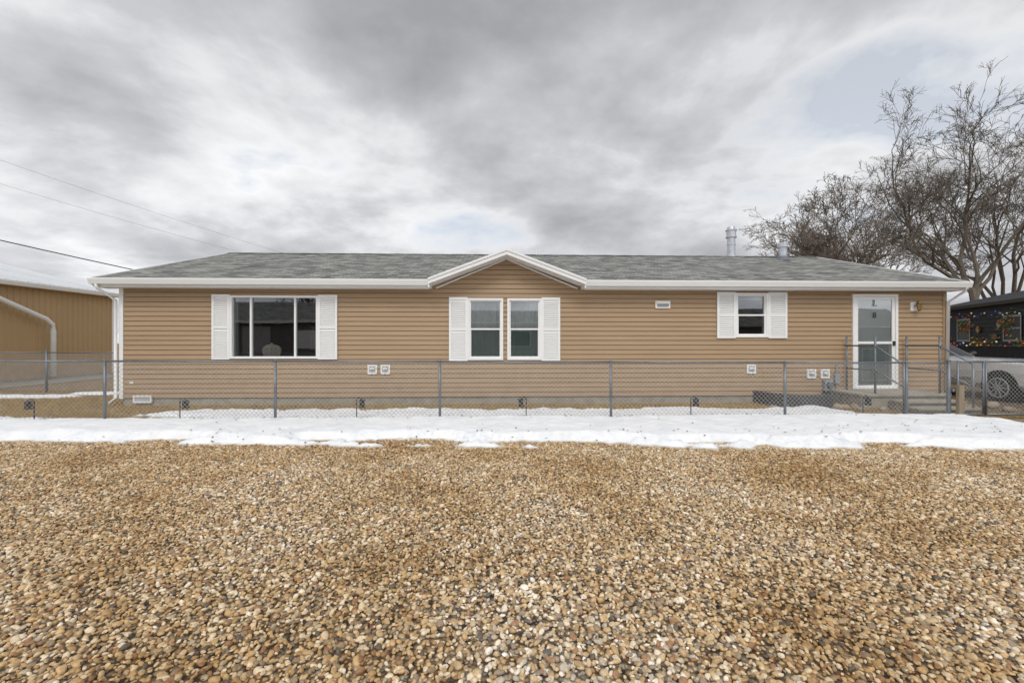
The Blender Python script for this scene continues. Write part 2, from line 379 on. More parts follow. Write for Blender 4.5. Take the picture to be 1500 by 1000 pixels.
rf.poly([(XE0,EY,EV),(GL,EY,EV),(GL,RY,RZ),(XE0,RY,RZ)],'shingle'); rf.poly([(GR,EY,EV),(XE1,EY,EV),(XE1,RY,RZ),(GR,RY,RZ)],'shingle')
rf.poly([(GL,EY,EV),(XA,vy,AP),(XA,RY,RZ),(GL,RY,RZ)],'shingle'); rf.poly([(GR,EY,EV),(GR,RY,RZ),(XA,RY,RZ),(XA,vy,AP)],'shingle')
BY=2*RY-EY
rf.poly([(XE0,RY,RZ),(XE1,RY,RZ),(XE1,BY,EV),(XE0,BY,EV)],'shingle')
FY=10.40
rf.poly([(GL-.02,FY,EV),(XA,FY,AP+.01),(XA,vy,AP+.01),(GL-.02,EY,EV)],'shingle'); rf.poly([(XA,FY,AP+.01),(GR+.02,FY,EV),(GR+.02,EY,EV),(XA,vy,AP+.01)],'shingle')
x=XE0
while x<XE1:
    x1=min(x+.3,XE1); zz=RZ+.02+.008*random.random()
    rf.prism([(RY-.15,RZ-.028),(RY,zz),(RY+.15,RZ-.028)],'x',x,x1-.01,'shingle'); x=x1
rf.done()
tr=B('roof_trim',house)
for x0,x1 in ((XE0-.03,XE0),(XE1,XE1+.03)):
    for s in (0,1):
        f=(lambda y:y) if s==0 else (lambda y:2*RY-y)
        tr.prism([(f(EY-.02),EV+.015),(f(RY),RZ+.015),(f(RY),RZ-.17),(f(EY-.02),EV-.17)],'x',x0,x1,'white')
for a,b_ in ((XE0,GL),(GR,XE1)):
    tr.box(a,b_,EY,EY+.02,EV-.20,EV-.005,'white')
    tr.box(a,b_,EY+.02,YW+.05,EV-.20,EV-.185,'white')
    tr.prism([(EY-.002,EV-.145),(EY-.002,EV-.02),(EY-.012,EV-.02),(EY-.012,EV-.13),(EY-.085,EV-.13),(EY-.118,EV-.035),(EY-.118,EV-.012),(EY-.135,EV-.012),(EY-.135,EV-.04),(EY-.095,EV-.145)],'x',a-(.02 if a<-5 else 0),b_+(.02 if b_>5 else 0),'white')
tr.box(XE0,XE1,BY-.02,BY,EV-.2,EV-.005,'white')
def slopeboard(t0,t1,y0,y1):
    for sgn,xe in ((-1,GL-.02),(1,GR+.02)):
        tr.prism([(xe,EV-t0),(XA,AP-t0),(XA,AP-t1),(xe,EV-t1)],'y',y0,y1,'white')
slopeboard(-.004,.125,FY-.02,FY)
slopeboard(-.012,.035,FY-.045,FY-.021)
for xe in (GL-.02,GR+.02):
    s=1 if xe<0 else -1
    tr.box(min(xe,xe+s*.03),max(xe,xe+s*.03),FY,YW,EV-.20,EV-.005,'white')
tr.poly([(GL,FY,EV-.125),(XA,FY,AP-.125),(XA,YW+.03,AP-.125),(GL,YW+.03,EV-.125)],'white'); tr.poly([(XA,FY,AP-.125),(GR,FY,EV-.125),(GR,YW+.03,EV-.125),(XA,YW+.03,AP-.125)],'white')
for xe in (GL+.1,GR-.1):
    tr.tube([(xe,YW-.03,EV-.16),(XA,YW-.03,AP-.14)],.018,'white',4)
tr.done()
ds=B('downspout',house)
def flat(pts,w=.03): ds.tube(pts,w,'white',8)
flat([(XE0+.12,EY-.07,EV-.14),(XE0+.12,EY-.05,EV-.22),(XL-.07,YW-.09,EV-.48),(XL-.07,YW-.09,.2),(XL-.07,YW-.25,.1)],.034)
flat([(XE1-.08,EY-.07,EV-.14),(XE1-.08,EY-.05,EV-.22),(XR+.02,YW-.09,EV-.46),(XR-.02,YW-.09,.25)],.034)
ds.done(smooth=True)
def shutter(b,x0,x1,z0,z1):
    y0=YW-.068; y1=YW-.036; w=.05
    b.box(x0,x0+w,y0,y1,z0,z1,'white'); b.box(x1-w,x1,y0,y1,z0,z1,'white')
    zm=(z0+z1)/2
    for a,c in ((z0,z0+.06),(zm-.035,zm+.035),(z1-.06,z1)): b.box(x0+w,x1-w,y0,y1,a,c,'white')
    b.box(x0+w,x1-w,y1-.006,y1-.001,z0+.06,z1-.06,'white')
    for a,c in ((z0+.06,zm-.035),(zm+.035,z1-.06)):
        z=a+.01
        while z+.03<c:
            b.prism([(y0+.004,z),(y1-.008,z+.026),(y1-.008,z+.034),(y0+.004,z+.008)],'x',x0+w,x1-w,'white'); z+=.045
def frame(b,x0,x1,z0,z1,w,y0,y1,mat='white'):
    b.box(x0,x1,y0,y1,z1-w,z1,mat); b.box(x0,x1,y0,y1,z0,z0+w,mat); b.box(x0,x0+w,y0,y1,z0+w,z1-w,mat); b.box(x1-w,x1,y0,y1,z0+w,z1-w,mat)
wb=B('picture_window',house); x0,x1,z0,z1=wins[0]
frame(wb,x0,x1,z0,z1,.05,YW-.06,YW+.08)
p1=x0+.47; p2=x0+1.49
for p in (p1,p2): wb.box(p-.02,p+.02,YW-.03,YW+.06,z0+.05,z1-.05,'white')
wb.pane(x0+.05,x1-.05,YW+.02,z0+.05,z1-.05)
shutter(wb,-6.624,x0,z0-.02,z1+.02); shutter(wb,x1,-3.736,z0-.02,z1+.02)
for a,c in ((x0+.0,x0+.10),(x1-.10,x1-.0)): wb.box(a,c,YW+.12,YW+.16,z0,z1,'blind')
wb.done()
wb=B('double_window',house)
for (x0,x1,z0,z1) in wins[1:3]:
    frame(wb,x0,x1,z0,z1,.05,YW-.06,YW+.04); zm=(z0+z1)/2
    frame(wb,x0+.05,x1-.05,zm-.02,z1-.05,.03,YW-.02,YW+.02); frame(wb,x0+.05,x1-.05,z0+.05,zm+.02,.035,YW-.03,YW-.0)
    wb.pane(x0+.07,x1-.07,YW+.022,z0+.07,z1-.07)
    n_=40; W=(x1-x0)
    for q in range(n_):
        u0=q/n_; u1=(q+1)/n_
        y0_=YW+.075+.018*math.sin(u0*46); y1_=YW+.075+.018*math.sin(u1*46)
        s0=.20+.16*math.sin(math.pi*u0); s1=.20+.16*math.sin(math.pi*u1)
        wb.poly([(x0+u0*W,y0_,zm-.03),(x0+u1*W,y1_,zm-.03),(x0+u1*W,y1_,z1),(x0+u0*W,y0_,z1)],'curtain')
        wb.poly([(x0+u0*W,y0_-.02,z1-.34+s0),(x0+u1*W,y1_-.02,z1-.34+s1),(x0+u1*W,y1_-.02,z1),(x0+u0*W,y0_-.02,z1)],'blind')
        wb.poly([(x0+u0*W,y0_,z0),(x0+u1*W,y1_,z0),(x0+u1*W,y1_,zm-.03),(x0+u0*W,y0_,zm-.03)],'blind')
shutter(wb,-1.116,-.678,1.04,2.55); shutter(wb,1.087,1.532,1.04,2.55)
wb.done()
wb=B('kitchen_window',house); x0,x1,z0,z1=wins[3]; zm=(z0+z1)/2
frame(wb,x0,x1,z0,z1,.05,YW-.06,YW+.08); frame(wb,x0+.05,x1-.05,zm-.02,z1-.05,.03,YW-.02,YW+.02); frame(wb,x0+.05,x1-.05,z0+.05,zm+.02,.035,YW-.03,YW-.0)
wb.pane(x0+.07,x1-.07,YW+.022,z0+.07,z1-.07)
wb.box(x0+.05,x1-.05,YW+.1,YW+.13,z1-.16,z1,'blind')
shutter(wb,5.352,5.809,z0-.02,z1+.02); shutter(wb,6.623,7.084,z0-.02,z1+.02); wb.done()
db=B('storm_door',house); x0,x1,z0,z1=wins[4]
frame(db,x0,x1,z0,z1,.06,YW-.065,YW+.12)
frame(db,x0+.065,x1-.065,z0+.01,z1-.065,.075,YW-.045,YW-.015); zm=z0+1.13
db.box(x0+.14,x1-.14,YW-.045,YW-.015,zm-.03,zm+.03,'white')
db.pane(x0+.13,x1-.13,YW-.03,z0+.08,z1-.13)
db.box(x0+.07,x1-.07,YW-.006,YW+.04,z0+.02,z1-.065,'white')
db.box(x0+.2,x1-.2,YW-.012,YW-.0065,z0+.12,zm-.04,'panel')
frame(db,x0+.26,x1-.26,z0+.2,zm-.14,.02,YW-.019,YW-.0125)
db.box(x1-.13,x1-.08,YW-.075,YW-.045,zm-.07,zm+.04,'black')
db.done()
cu=bpy.data.curves.new('house_number','FONT'); cu.body='8'; cu.size=.2; cu.extrude=.003; cu.materials.append(M['black'])
co=bpy.data.objects.new('house_number',cu); co.location=(9.24-1.2,-.036,2.08); co.rotation_euler=(math.pi/2,0,0); COL.objects.link(co); co.parent=house
hb=B('door_hanging',house); hb.tube([(9.27,YW-.05,2.52),(9.27,YW-.05,2.44),(9.25,YW-.05,2.38),(9.34,YW-.05,2.38)],.010,'green',6); hb.done()
vb=B('wall_vents',house)
def vent(x,z,w,h):
    frame(vb,x-w/2,x+w/2,z-h/2,z+h/2,.035,YW-.06,YW-.018); q=z-h/2+.04
    vb.box(x-w/2+.03,x+w/2-.03,YW-.040,YW-.036,z-h/2+.03,z+h/2-.03,'grey')
    while q<z+h/2-.05: vb.box(x-w/2+.035,x+w/2-.035,YW-.052,YW-.043,q,q+.012,'white'); q+=.028
for x,z in ((-2.92,.84),(-2.615,.84),(6.2,.83),(7.70,.71),(8.04,.71)): 
    vent(x,z,.22,.22); vb.cyl(x,YW-.065,z-.0,z+.05,.05,'white',10)
vent(-8.2,.16,.42,.17)
vb.box(3.84,4.2,YW-.06,YW-.018,2.30,2.48,'white'); vb.box(3.88,4.16,YW-.065,YW-.06,2.33,2.40,'grey'); vb.prism([(YW-.06,2.47),(YW-.11,2.44),(YW-.11,2.42),(YW-.06,2.43)],'x',3.86,4.18,'white')
vb.box(-8.5,-8.42,YW-.04,YW-.019,.52,.57,'white')
vb.done()
eb=B('electric_meter',house)
eb.box(7.98,8.18,YW-.13,YW-.018,.30,.56,'grey'); eb.tube([(8.08,YW-.13,.45),(8.08,YW-.2,.45)],.07,'galv',14); eb.box(8.26,8.38,YW-.1,YW-.018,.48,.72,'grey')
eb.cyl(8.32,YW-.05,.05,.48,.02,'grey',8); eb.cyl(8.32,YW-.05,.72,.95,.018,'grey',8); eb.cyl(8.02,YW-.05,.0,.3,.025,'galv',8); eb.done(bevel=.006)
lb=B('porch_light',house)
lb.box(10.20,10.42,YW-.05,YW-.018,2.25,2.47,'white'); lb.tube([(10.31,YW-.05,2.36),(10.31,YW-.12,2.42),(10.31,YW-.16,2.40)],.012,'brass',8)
lb.tube([(10.31,YW-.16,2.44),(10.31,YW-.16,2.40),(10.31,YW-.16,2.28),(10.31,YW-.16,2.24)],[.015,.06,.045,.02],'brass',10)
lb.tube([(10.31,YW-.15,2.5),(10.31,YW-.15,2.42)],[.02,.075],'brass',10); lb.done()
cb=B('flue_pipes',house)
cx,cy=8.35,15.9
cb.cyl(cx,cy,4.3,5.3,.135,'pipe'); cb.cyl(cx,cy,4.92,4.96,.15,'pipe'); cb.cyl(cx,cy,5.18,5.22,.185,'pipe'); cb.cyl(cx,cy,5.22,5.42,.16,'pipe'); cb.cyl(cx,cy,5.42,5.46,.19,'pipe'); cb.cyl(cx,cy,5.46,5.56,.15,'pipe',16,.12)
cb.tube([(cx,cy,4.46),(cx,cy,4.62)],[.24,.14],'pipe',16)
cx,cy=9.65,15.0
cb.cyl(cx,cy,4.1,4.68,.125,'pipe'); cb.cyl(cx,cy,4.66,4.80,.16,'pipe'); cb.tube([(cx,cy,4.2),(cx,cy,4.36)],[.26,.13],'galv',16)
cb.cyl(1.47,16.4,4.1,4.82,.03,'white',10); cb.done(smooth=False)

ch=B('dining_chair'); cx,cy=-5.50,11.35
pr=[(cx+.16,.85),(cx+.19,1.12),(cx+.23,1.25)]
for i in range(1,16):
    t=math.pi*i/16; pr.append((cx+.23*math.cos(t),1.30+.13*math.sin(t)+ (.04 if i==8 else 0)))
pr+= [(cx-.23,1.25),(cx-.19,1.12),(cx-.16,.85)]
ch.prism(pr,'y',cy,cy+.06,'chair'); ch.box(cx-.25,cx+.25,cy+.08,cy+.55,.72,.84,'chair')
for a in (-.1,0,.1):
    for z_ in (1.12,1.22,1.32): ch.tube([(cx+a,cy-.006,z_),(cx+a,cy+.001,z_)],.012,'wood',6)
for a in (-.22,.22):
    for b_ in (.02,.5): ch.cyl(cx+a,cy+b_,.32,.73,.022,'wood',8)
ch.done(bevel=.012)

# ------------------------------------------------------------------ porch
pc=empty('concrete_steps',(9.2,10.3,0)); st=B('landing',pc)
# landing slab with overhanging nosing and three treads
st.box(8.15,10.15,9.87,YW-.04,0,.27,'concrete'); st.box(8.12,10.18,9.82,YW-.04,.271,.33,'concrete')
st.box(8.75,10.15,9.52,9.86,0,.16,'concrete'); st.box(8.73,10.17,9.47,9.815,.161,.215,'concrete')
st.box(8.75,10.15,9.15,9.51,0,.06,'concrete'); st.box(8.73,10.17,9.10,9.465,.061,.11,'concrete'); st.done(bevel=.010)
rl=B('handrails',pc); 
for X in (8.5,10.0):
    for Y in (10.75,9.92): rl.cyl(X,Y,.3,1.62,.023,'galv',10)
    rl.tube([(X,10.8,1.40),(X,9.92,1.40),(X,9.2,1.02)],.020,'galv',10); rl.tube([(X,10.8,.85),(X,9.92,.85),(X,9.2,.55)],.017,'galv',10)
    rl.cyl(X,9.2,0,1.04,.023,'galv',10)
rl.done(smooth=True)

ww=B('window_well'); pts=[]
for i in range(41):
    t=math.pi*i/40; pts.append((7.1-.85*math.cos(t),YW-.06-.95*math.sin(t)))
for zc in range(6):
    za=.0+zc*.05
    for (a,b_) in zip(pts,pts[1:]):
        ca=Vector((7.1,YW)); 
        def o(p,d): 
            v=Vector(p)-ca; return tuple(Vector(p)+v.normalized()*d)
        p0,p1=o(a,0),o(b_,0); q0,q1=o(a,.02),o(b_,.02)
        ww.poly([(*p0,za),(*p1,za),(*q1,za+.025),(*q0,za+.025)],'well'); ww.poly([(*q0,za+.025),(*q1,za+.025),(*p1,za+.05),(*p0,za+.05)],'well')
ww.tube([(p[0],p[1],.305) for p in pts],.014,'well',6); ww.done()
def rock(b,x,y,z,s,mat='rock'):
    bm=bmesh.new(); bmesh.ops.create_icosphere(bm,subdivisions=2,radius=1); i=len(b.v); o=Vector((random.random()*50,0,0))
    sx,sy,sz=s*random.uniform(.8,1.3),s*random.uniform(.7,1),s*random.uniform(.5,.8)
    for v in bm.verts:
        d=1+.35*noise.noise(v.co*1.2+o); b.v.append((x+v.co.x*sx*d,y+v.co.y*sy*d,z+v.co.z*sz*d))
    k=b.m(mat)
    for f in bm.faces: b.f.append(tuple(i+v.index for v in f.verts)); b.mi.append(k)
    bm.free()
rk=B('border_rocks')
for x,y,s in ((7.5,9.75,.12),(7.72,9.8,.10),(6.2,9.95,.08),(8.0,9.9,.10),(6.5,9.8,.06),(7.9,9.6,.08),(7.1,9.75,.07),(9.3,8.9,.07),(10.4,9.6,.12),(10.6,9.9,.1),(10.9,9.3,.12),(11.2,9.9,.14),(8.4,9.6,.08)): rock(rk,x,y,s*.4,s)
rk.done(smooth=True)
lv=B('fallen_leaves')
for k in range(2600):
    if k%3==0: x=random.gauss(-11,2.2); y=random.gauss(13.9,.35)
    elif k%3==1: x=random.uniform(8.7,11.5); y=random.uniform(7.9,10)
    else: x=random.uniform(-8,9); y=random.choice((random.gauss(8.35,.15),random.gauss(9.9,.3),random.gauss(6.8,.25)))
    if k%3==2 and random.random()<.35: continue
    zz=max(0,snow_h(x,y))+.008; a=random.uniform(0,6.28); s=random.uniform(.012,.03)
    lv.poly([(x+s*math.cos(a),y+s*math.sin(a),zz+random.uniform(0,.02)),(x-s*.6*math.sin(a),y+s*.6*math.cos(a),zz),(x-s*math.cos(a),y-s*math.sin(a),zz+random.uniform(0,.02)),(x+s*.6*math.sin(a),y-s*.6*math.cos(a),zz)],'bark2' if k%2 else 'wood')
lv.done()

# ------------------------------------------------------------------ chain-link fences
WV=.0027
def fence(name,pts_posts,ztop,z0,seg,thick=()):
    e=empty(name,(pts_posts[0][0],pts_posts[0][1],0)); P=B('posts_and_rails',e); W=B('chain_mesh',e)
    for i,(x,y) in enumerate(pts_posts):
        r=.034 if i in thick else .024; zt=ztop(x)+(.03 if i in thick else 0)
        P.cyl(x,y,0,zt,r,'galv',10); P.tube([(x,y,zt),(x,y,zt+.02),(x,y,zt+.04)],[r*1.15,r*1.0,r*.3],'galv',10)
    for (a,b_) in zip(pts_posts,pts_posts[1:]):
        za,zb=ztop(a[0]),ztop(b_[0])
        P.tube([(a[0],a[1],za),((a[0]+b_[0])/2,(a[1]+b_[1])/2,(za+zb)/2-.008),(b_[0],b_[1],zb)],.0175,'galv',8)
        d=Vector((b_[0]-a[0],b_[1]-a[1])); L=d.length; d/=L; nrm=Vector((-d.y,d.x)); h=min(za,zb)-.0-z0; n_=int(L/.078)
        for k in range(-int(h/.06)-1,n_+1):
            for sg in (1,-1):
                s0=k*L/n_; s1=s0+h
                if sg==1: t0,t1,u0,u1=s0,s1,0.,h
                else: t0,t1,u0,u1=s0,s1,h,0.
                if t1<=0 or t0>=L: continue
                ca=max(0,-t0)/h; cb_=max(0,t1-L)/h
                A=(t0+ca*h, u0+(u1-u0)*ca); Bp=(t1-cb_*h,u1-(u1-u0)*cb_)
                off=.006*sg
                def w3(q,dz): 
                    p=Vector(a)+d*q[0]+nrm*off; return (p.x,p.y,z0+q[1]+dz)
                W.poly([w3(A,-WV*1.4),w3(Bp,-WV*1.4),w3(Bp,WV*1.4),w3(A,WV*1.4)],'wire')
    P.done(smooth=True); W.done(); return e
YF=8.3
zt=lambda x:1.13-.0035*x
fence('chain_link_fence',[(-13.2,YF),(-10,YF),(-6.92,YF),(-3.955,YF),(-1.02,YF),(2.11,YF),(5.38,YF),(7.72,YF),(8.54,YF)],zt,.09,0,thick=(8,))
fence('chain_link_fence',[(-20,14),(-17,14),(-13.35,14),(-10.2,14),(-8.9,14)],lambda x:1.17,.06,0,thick=(2,))
ge=empty('chain_link_gate',(9.4,YF,0)); G=B('gate_frame',ge)
for x0,x1 in ((8.72,9.22),(9.27,10.15)):
    for z_ in (.12,1.12): G.tube([(x0,YF,z_),(x1,YF,z_)],.019,'galv',8)
    for x in (x0,x1): G.tube([(x,YF,.12),(x,YF,1.12)],.019,'galv',8)
for x in (10.25,): G.cyl(x,YF,0,1.2,.035,'galv',10)
G.box(8.6,8.66,YF-.03,YF+.03,.55,.6,'galv'); G.done(smooth=True)
W=B('gate_mesh',ge)
for x0,x1 in ((8.72,9.22),(9.27,10.15)):
    L=x1-x0; h=1.0; n_=int(L/.078)
    for k in range(-20,n_+1):
        for sg in (1,-1):
            t0=k*.078; t1=t0+h
            if t1<=0 or t0>=L: continue
            a=max(0,-t0); b_=max(0,t1-L); za=.12+a if sg==1 else 1.12-a; zb=1.12-b_ if sg==1 else .12+b_
            W.poly([(x0+t0+a,YF+.005*sg,za-WV*1.4),(x0+t1-b_,YF+.005*sg,zb-WV*1.4),(x0+t1-b_,YF+.005*sg,zb+WV*1.4),(x0+t0+a,YF+.005*sg,za+WV*1.4)],'wire')
W.done()
wp=B('wooden_post'); wp.box(8.63,8.73,YF-.12,YF-.04,0,.68,'wood'); wp.done(bevel=.01)
wp=B('wooden_sill'); wp.box(8.76,11.2,7.95,8.08,.0,.07,'wood'); wp.done(bevel=.01)
fence('chain_link_fence',[(10.25,YF),(13.2,YF),(16,YF)],lambda x:1.12,.05,0,thick=(0,))

# ------------------------------------------------------------------ garden lanterns
for x in (-8.54,-5.74,-2.51,.47,3.84,7.24):
    b=B('garden_lantern'); y=8.62; s=random.choice((-1,1)); zg=.0
    arc=[(x+s*.10,y,zg),(x+s*.10,y,.40)]+[(x+s*.10-s*.05*(1-math.cos(t)),y,.40+.05*math.sin(t)) for t in (math.pi*.25,math.pi*.5,math.pi*.75,math.pi)]
    b.tube(arc,.010,'black',6)
    b.tube([(x,y,.425),(x,y,.40),(x,y,.392)],[.012,.065,.07],'black',8)
    for k in range(4):
        a=math.pi/4+k*math.pi/2; b.cyl(x+.045*math.cos(a),y+.045*math.sin(a),.29,.40,.008,'black',5)
    b.cyl(x,y,.30,.39,.035,'dark',8); b.cyl(x,y,.265,.292,.062,'black',8); b.done()

# ------------------------------------------------------------------ left steel building
sb=empty('steel_building',(-17.4,15,0)); b=B('shell',sb)
X=-17.4; Y0,Y1=4.0,21.2; EZ=3.65
y=Y0
while y<Y1-.01:
    y1=min(y+.23,Y1)
    b.poly([(X,y,.12),(X,y+.15,.12),(X,y+.15,EZ),(X,y,EZ)],'tansteel')
    b.poly([(X,y+.15,.12),(X+.03,y+.17,.12),(X+.03,y+.17,EZ),(X,y+.15,EZ)],'tansteel')
    b.poly([(X+.03,y+.17,.12),(X+.03,y+.21,.12),(X+.03,y+.21,EZ),(X+.03,y+.17,EZ)],'tansteel')
    b.poly([(X+.03,y+.21,.12),(X,y1,.12),(X,y1,EZ),(X+.03,y+.21,EZ)],'tansteel'); y=y1
b.box(X-9.8,X-.02,Y0,Y1,.12,EZ,'tansteel'); b.box(X-9.8,X+.02,Y0,Y1,0,.118,'concrete')
b.box(X-.01,X+.05,Y1,Y1+.12,.1,EZ,'white')
b.done()
r=B('steel_roof',sb); rx=X-5; rzz=EZ+1.35
for (xa,za,xb,zb) in ((X+.35,EZ,rx,rzz),(X-10.2,EZ,rx,rzz)):
    r.poly([(xa,Y0-.2,za),(xa,Y1+.2,za),(xb,Y1+.2,zb),(xb,Y0-.2,zb)],'steelroof')
    y=Y0
    while y<Y1+.1:
        r.tube([(xa,y,za+.012),(xb,y,zb+.012)],.028,'steelroof',4); y+=.4
r.prism([(X+.30,EZ-.16),(X+.30,EZ-.01),(X+.45,EZ-.01),(X+.45,EZ-.05),(X+.42,EZ-.16)],'y',Y0-.2,Y1+.2,'white'); r.box(X+.03,X+.30,Y0,Y1+.2,EZ-.15,EZ-.13,'white')
r.prism([(X+.35,EZ-.2),(rx,rzz-.2),(rx,rzz),(X+.35,EZ)],'y',Y1+.2,Y1+.24,'white'); r.done()
d=B('drain_pipe',sb); d.tube([(X+.35,15.2,EZ-.1),(X+.35,15.4,EZ-.35),(X+.32,17.9,2.35),(X+.3,18.15,2.15),(X+.3,18.2,1.9),(X+.3,18.2,.15)],.085,'white',12); d.done(smooth=True)
ap=B('concrete_walk'); ap.box(-17.35,-15.5,8,21,.0,.05,'concrete'); ap.done()

# ------------------------------------------------------------------ dark house on the right
dh=empty('dark_house',(24,20,0)); b=B('walls',dh)
A=Vector((21.4,15.2)); C=Vector((26.6,27.0)); D=(C-A).normalized(); Nn=Vector((D.y,-D.x))
def q(s,o_,z_): p=A+D*s+Nn*o_; return (p.x,p.y,z_)
LL=(C-A).length; z_=.2
b.poly([q(0,0,0),q(LL,0,0),q(LL,0,.2),q(0,0,.2)],'charcoal')
while z_<3.4:
    b.poly([q(0,-.03,z_),q(LL,-.03,z_),q(LL,0,z_+.2),q(0,0,z_+.2)],'charcoal'); b.poly([q(0,0,z_),q(LL,0,z_),q(LL,-.03,z_),q(0,-.03,z_)],'charcoal'); z_+=.2
b.poly([q(0,0,0),q(0,8,0),q(0,8,3.4),q(0,0,3.4)],'charcoal'); b.poly([q(LL,0,0),q(LL,8,0),q(LL,8,3.4),q(LL,0,3.4)],'charcoal'); b.poly([q(0,8,0),q(LL,8,0),q(LL,8,3.4),q(0,8,3.4)],'charcoal')
b.poly([q(0,0,3.4),q(0,8,3.4),q(0,4,4.4)],'charcoal'); b.poly([q(LL,0,3.4),q(LL,8,3.4),q(LL,4,4.4)],'charcoal'); b.done()
b=B('roof',dh)
for o0,o1 in ((-.3,4),(8.3,4)): b.poly([q(-.3,o0,3.38),q(LL+.3,o0,3.38),q(LL+.3,o1,4.4),q(-.3,o1,4.4)],'charcoal')
b.poly([q(-.3,-.3,3.375),q(LL+.3,-.3,3.375),q(LL+.3,-.3,3.22),q(-.3,-.3,3.22)],'dark'); b.done()
b=B('windows',dh)
for s0 in (1.5,4.4,8.4):
    for (a,c,e,f) in ((0,.08,1.5,2.7),(1.22,1.3,1.5,2.7),(.08,1.22,1.5,1.58),(.08,1.22,2.62,2.7),(.08,1.22,2.07,2.13)):
        b.poly([q(s0+a,-.06,e),q(s0+c,-.06,e),q(s0+c,-.06,f),q(s0+a,-.06,f)],'grey')
    b.poly([q(s0+.06,-.045,1.52),q(s0+1.24,-.045,1.52),q(s0+1.24,-.045,2.66),q(s0+.06,-.045,2.66)],'black')
b.done()
b=B('string_lights',dh)
for k in range(90):
    s0=k*.14; zz=2.95-.25*abs(math.sin(k*.42)); 
    if k%2: zz=1.5-.2*abs(math.sin(k*.5))
    c=random.choice(('red','blue','yellow','white','green')); p=q(s0,-.5 if k%2==0 else -1.7,zz); b.tube([(p[0],p[1],p[2]-.035),p,(p[0],p[1],p[2]+.035)],[.016,.038,.016],c,6)
b.tube([q(k*.5,-.5,3.0-.25*abs(math.sin(k*.8))) for k in range(24)],.01,'black',4); b.done()
b=B('porch',dh)
for k in range(30): p=q(k*.42,-1.6,0); b.tube([p,(p[0],p[1],1.3)],.025,'charcoal',5)
for k in range(120): p=q(k*.105,-1.62,.5); b.tube([p,(p[0],p[1],1.28)],.03,'charcoal',4)
b.tube([q(0,-1.6,1.3),q(LL,-1.6,1.3)],.04,'charcoal',6); b.tube([q(0,-1.6,.5),q(LL,-1.6,.5)],.04,'charcoal',6)
b.poly([q(0,-1.6,.45),q(LL,-1.6,.45),q(LL,0,.45),q(0,0,.45)],'wood'); b.poly([q(0,-1.63,0),q(LL,-1.63,0),q(LL,-1.63,.45),q(0,-1.63,.45)],'charcoal'); b.done()
b=B('porch_greenery',dh)
for k in range(3600):
    c=random.choice((.4,1.2,2.3,3.4,4.6,5.6,6.7,8.2,10)); ang=random.uniform(0,6.28); rr=abs(random.gauss(.22,.13)); hi=(c in(3.4,6.7,1.2))
    p=q(c+rr*math.cos(ang),-1.0+random.uniform(-.2,.2),1.3+rr*math.sin(ang)+(.95 if hi else 0)); s=.075
    b.poly([p,(p[0]+random.uniform(-s,s),p[1],p[2]+random.uniform(0,s)),(p[0]+random.uniform(-s,s),p[1]+s,p[2]-random.uniform(0,s))],random.choice(('green','green','green','green','bark2','red','yellow')))
for s0,zz,mt in ((2.9,2.2,'brass'),(5.9,2.3,'grey'),(6.3,1.7,'bark2'),(7.6,2.1,'brass'),(.9,2.2,'grey')):
    for k in range(10):
        a=k*math.pi/5; p=q(s0+.16*math.cos(a),-.08,zz+.16*math.sin(a)); p0=q(s0,-.08,zz); b.tube([p0,p],[.02,.05],mt,5)
b.done()

# ------------------------------------------------------------------ white SUV
CX=13.5; HO=1.4
car=empty('parked_suv',(CX,12,0))
secs=[(9.82,.70,.42,.74,.76,.62),(9.90,.82,.34,.86,.89,.72),(10.1,.90,.30,.92,.95,.78),(10.5,.92,.30,.96,.99,.80),(11.2,.92,.30,.98,1.02,.80),(11.65+HO,.92,.30,1.0,1.04,.79),
      (12.35+HO,.92,.30,1.02,1.48,.62),(12.9+HO,.92,.30,1.02,1.56,.64),(14.2+HO,.91,.30,1.02,1.54,.63),(14.6+HO,.88,.34,1.01,1.30,.66),(14.75+HO,.80,.42,.98,1.03,.66)]
b=B('body',car); rings=[]; cx=CX
for (y,w,zb,zm,ztp,wt) in secs:
    ring=[(-w*.9,zb),(-w,zb+.12),(-w*1.0,(zb+zm)/2+.1),(-w*.965,zm),(-wt,ztp-.02),(-wt*.6,ztp+.02),(0,ztp+.03),(wt*.6,ztp+.02),(wt,ztp-.02),(w*.965,zm),(w,(zb+zm)/2+.1),(w,zb+.12),(w*.9,zb)]
    i=len(b.v); b.v+=[(cx+p[0],y,p[1]) for p in ring]; rings.append(i)
nr=13
for k,(i,j) in enumerate(zip(rings,rings[1:])):
    for p in range(nr):
        p2=(p+1)%nr; glassy=(k in(6,7) and p in(3,8)) or (k==5 and p in(4,5,6,7)) or (k==8 and p in (4,5,6,7))
        b.f.append((i+p,i+p2,j+p2,j+p)); b.mi.append(b.m('black' if glassy else 'carpaint'))
b.f.append(tuple(rings[0]+p for p in range(nr))); b.mi.append(b.m('carpaint')); b.f.append(tuple(rings[-1]+nr-1-p for p in range(nr))); b.mi.append(b.m('carpaint'))
b.done(smooth=False,bevel=.02)
b=B('wheels_and_trim',car)
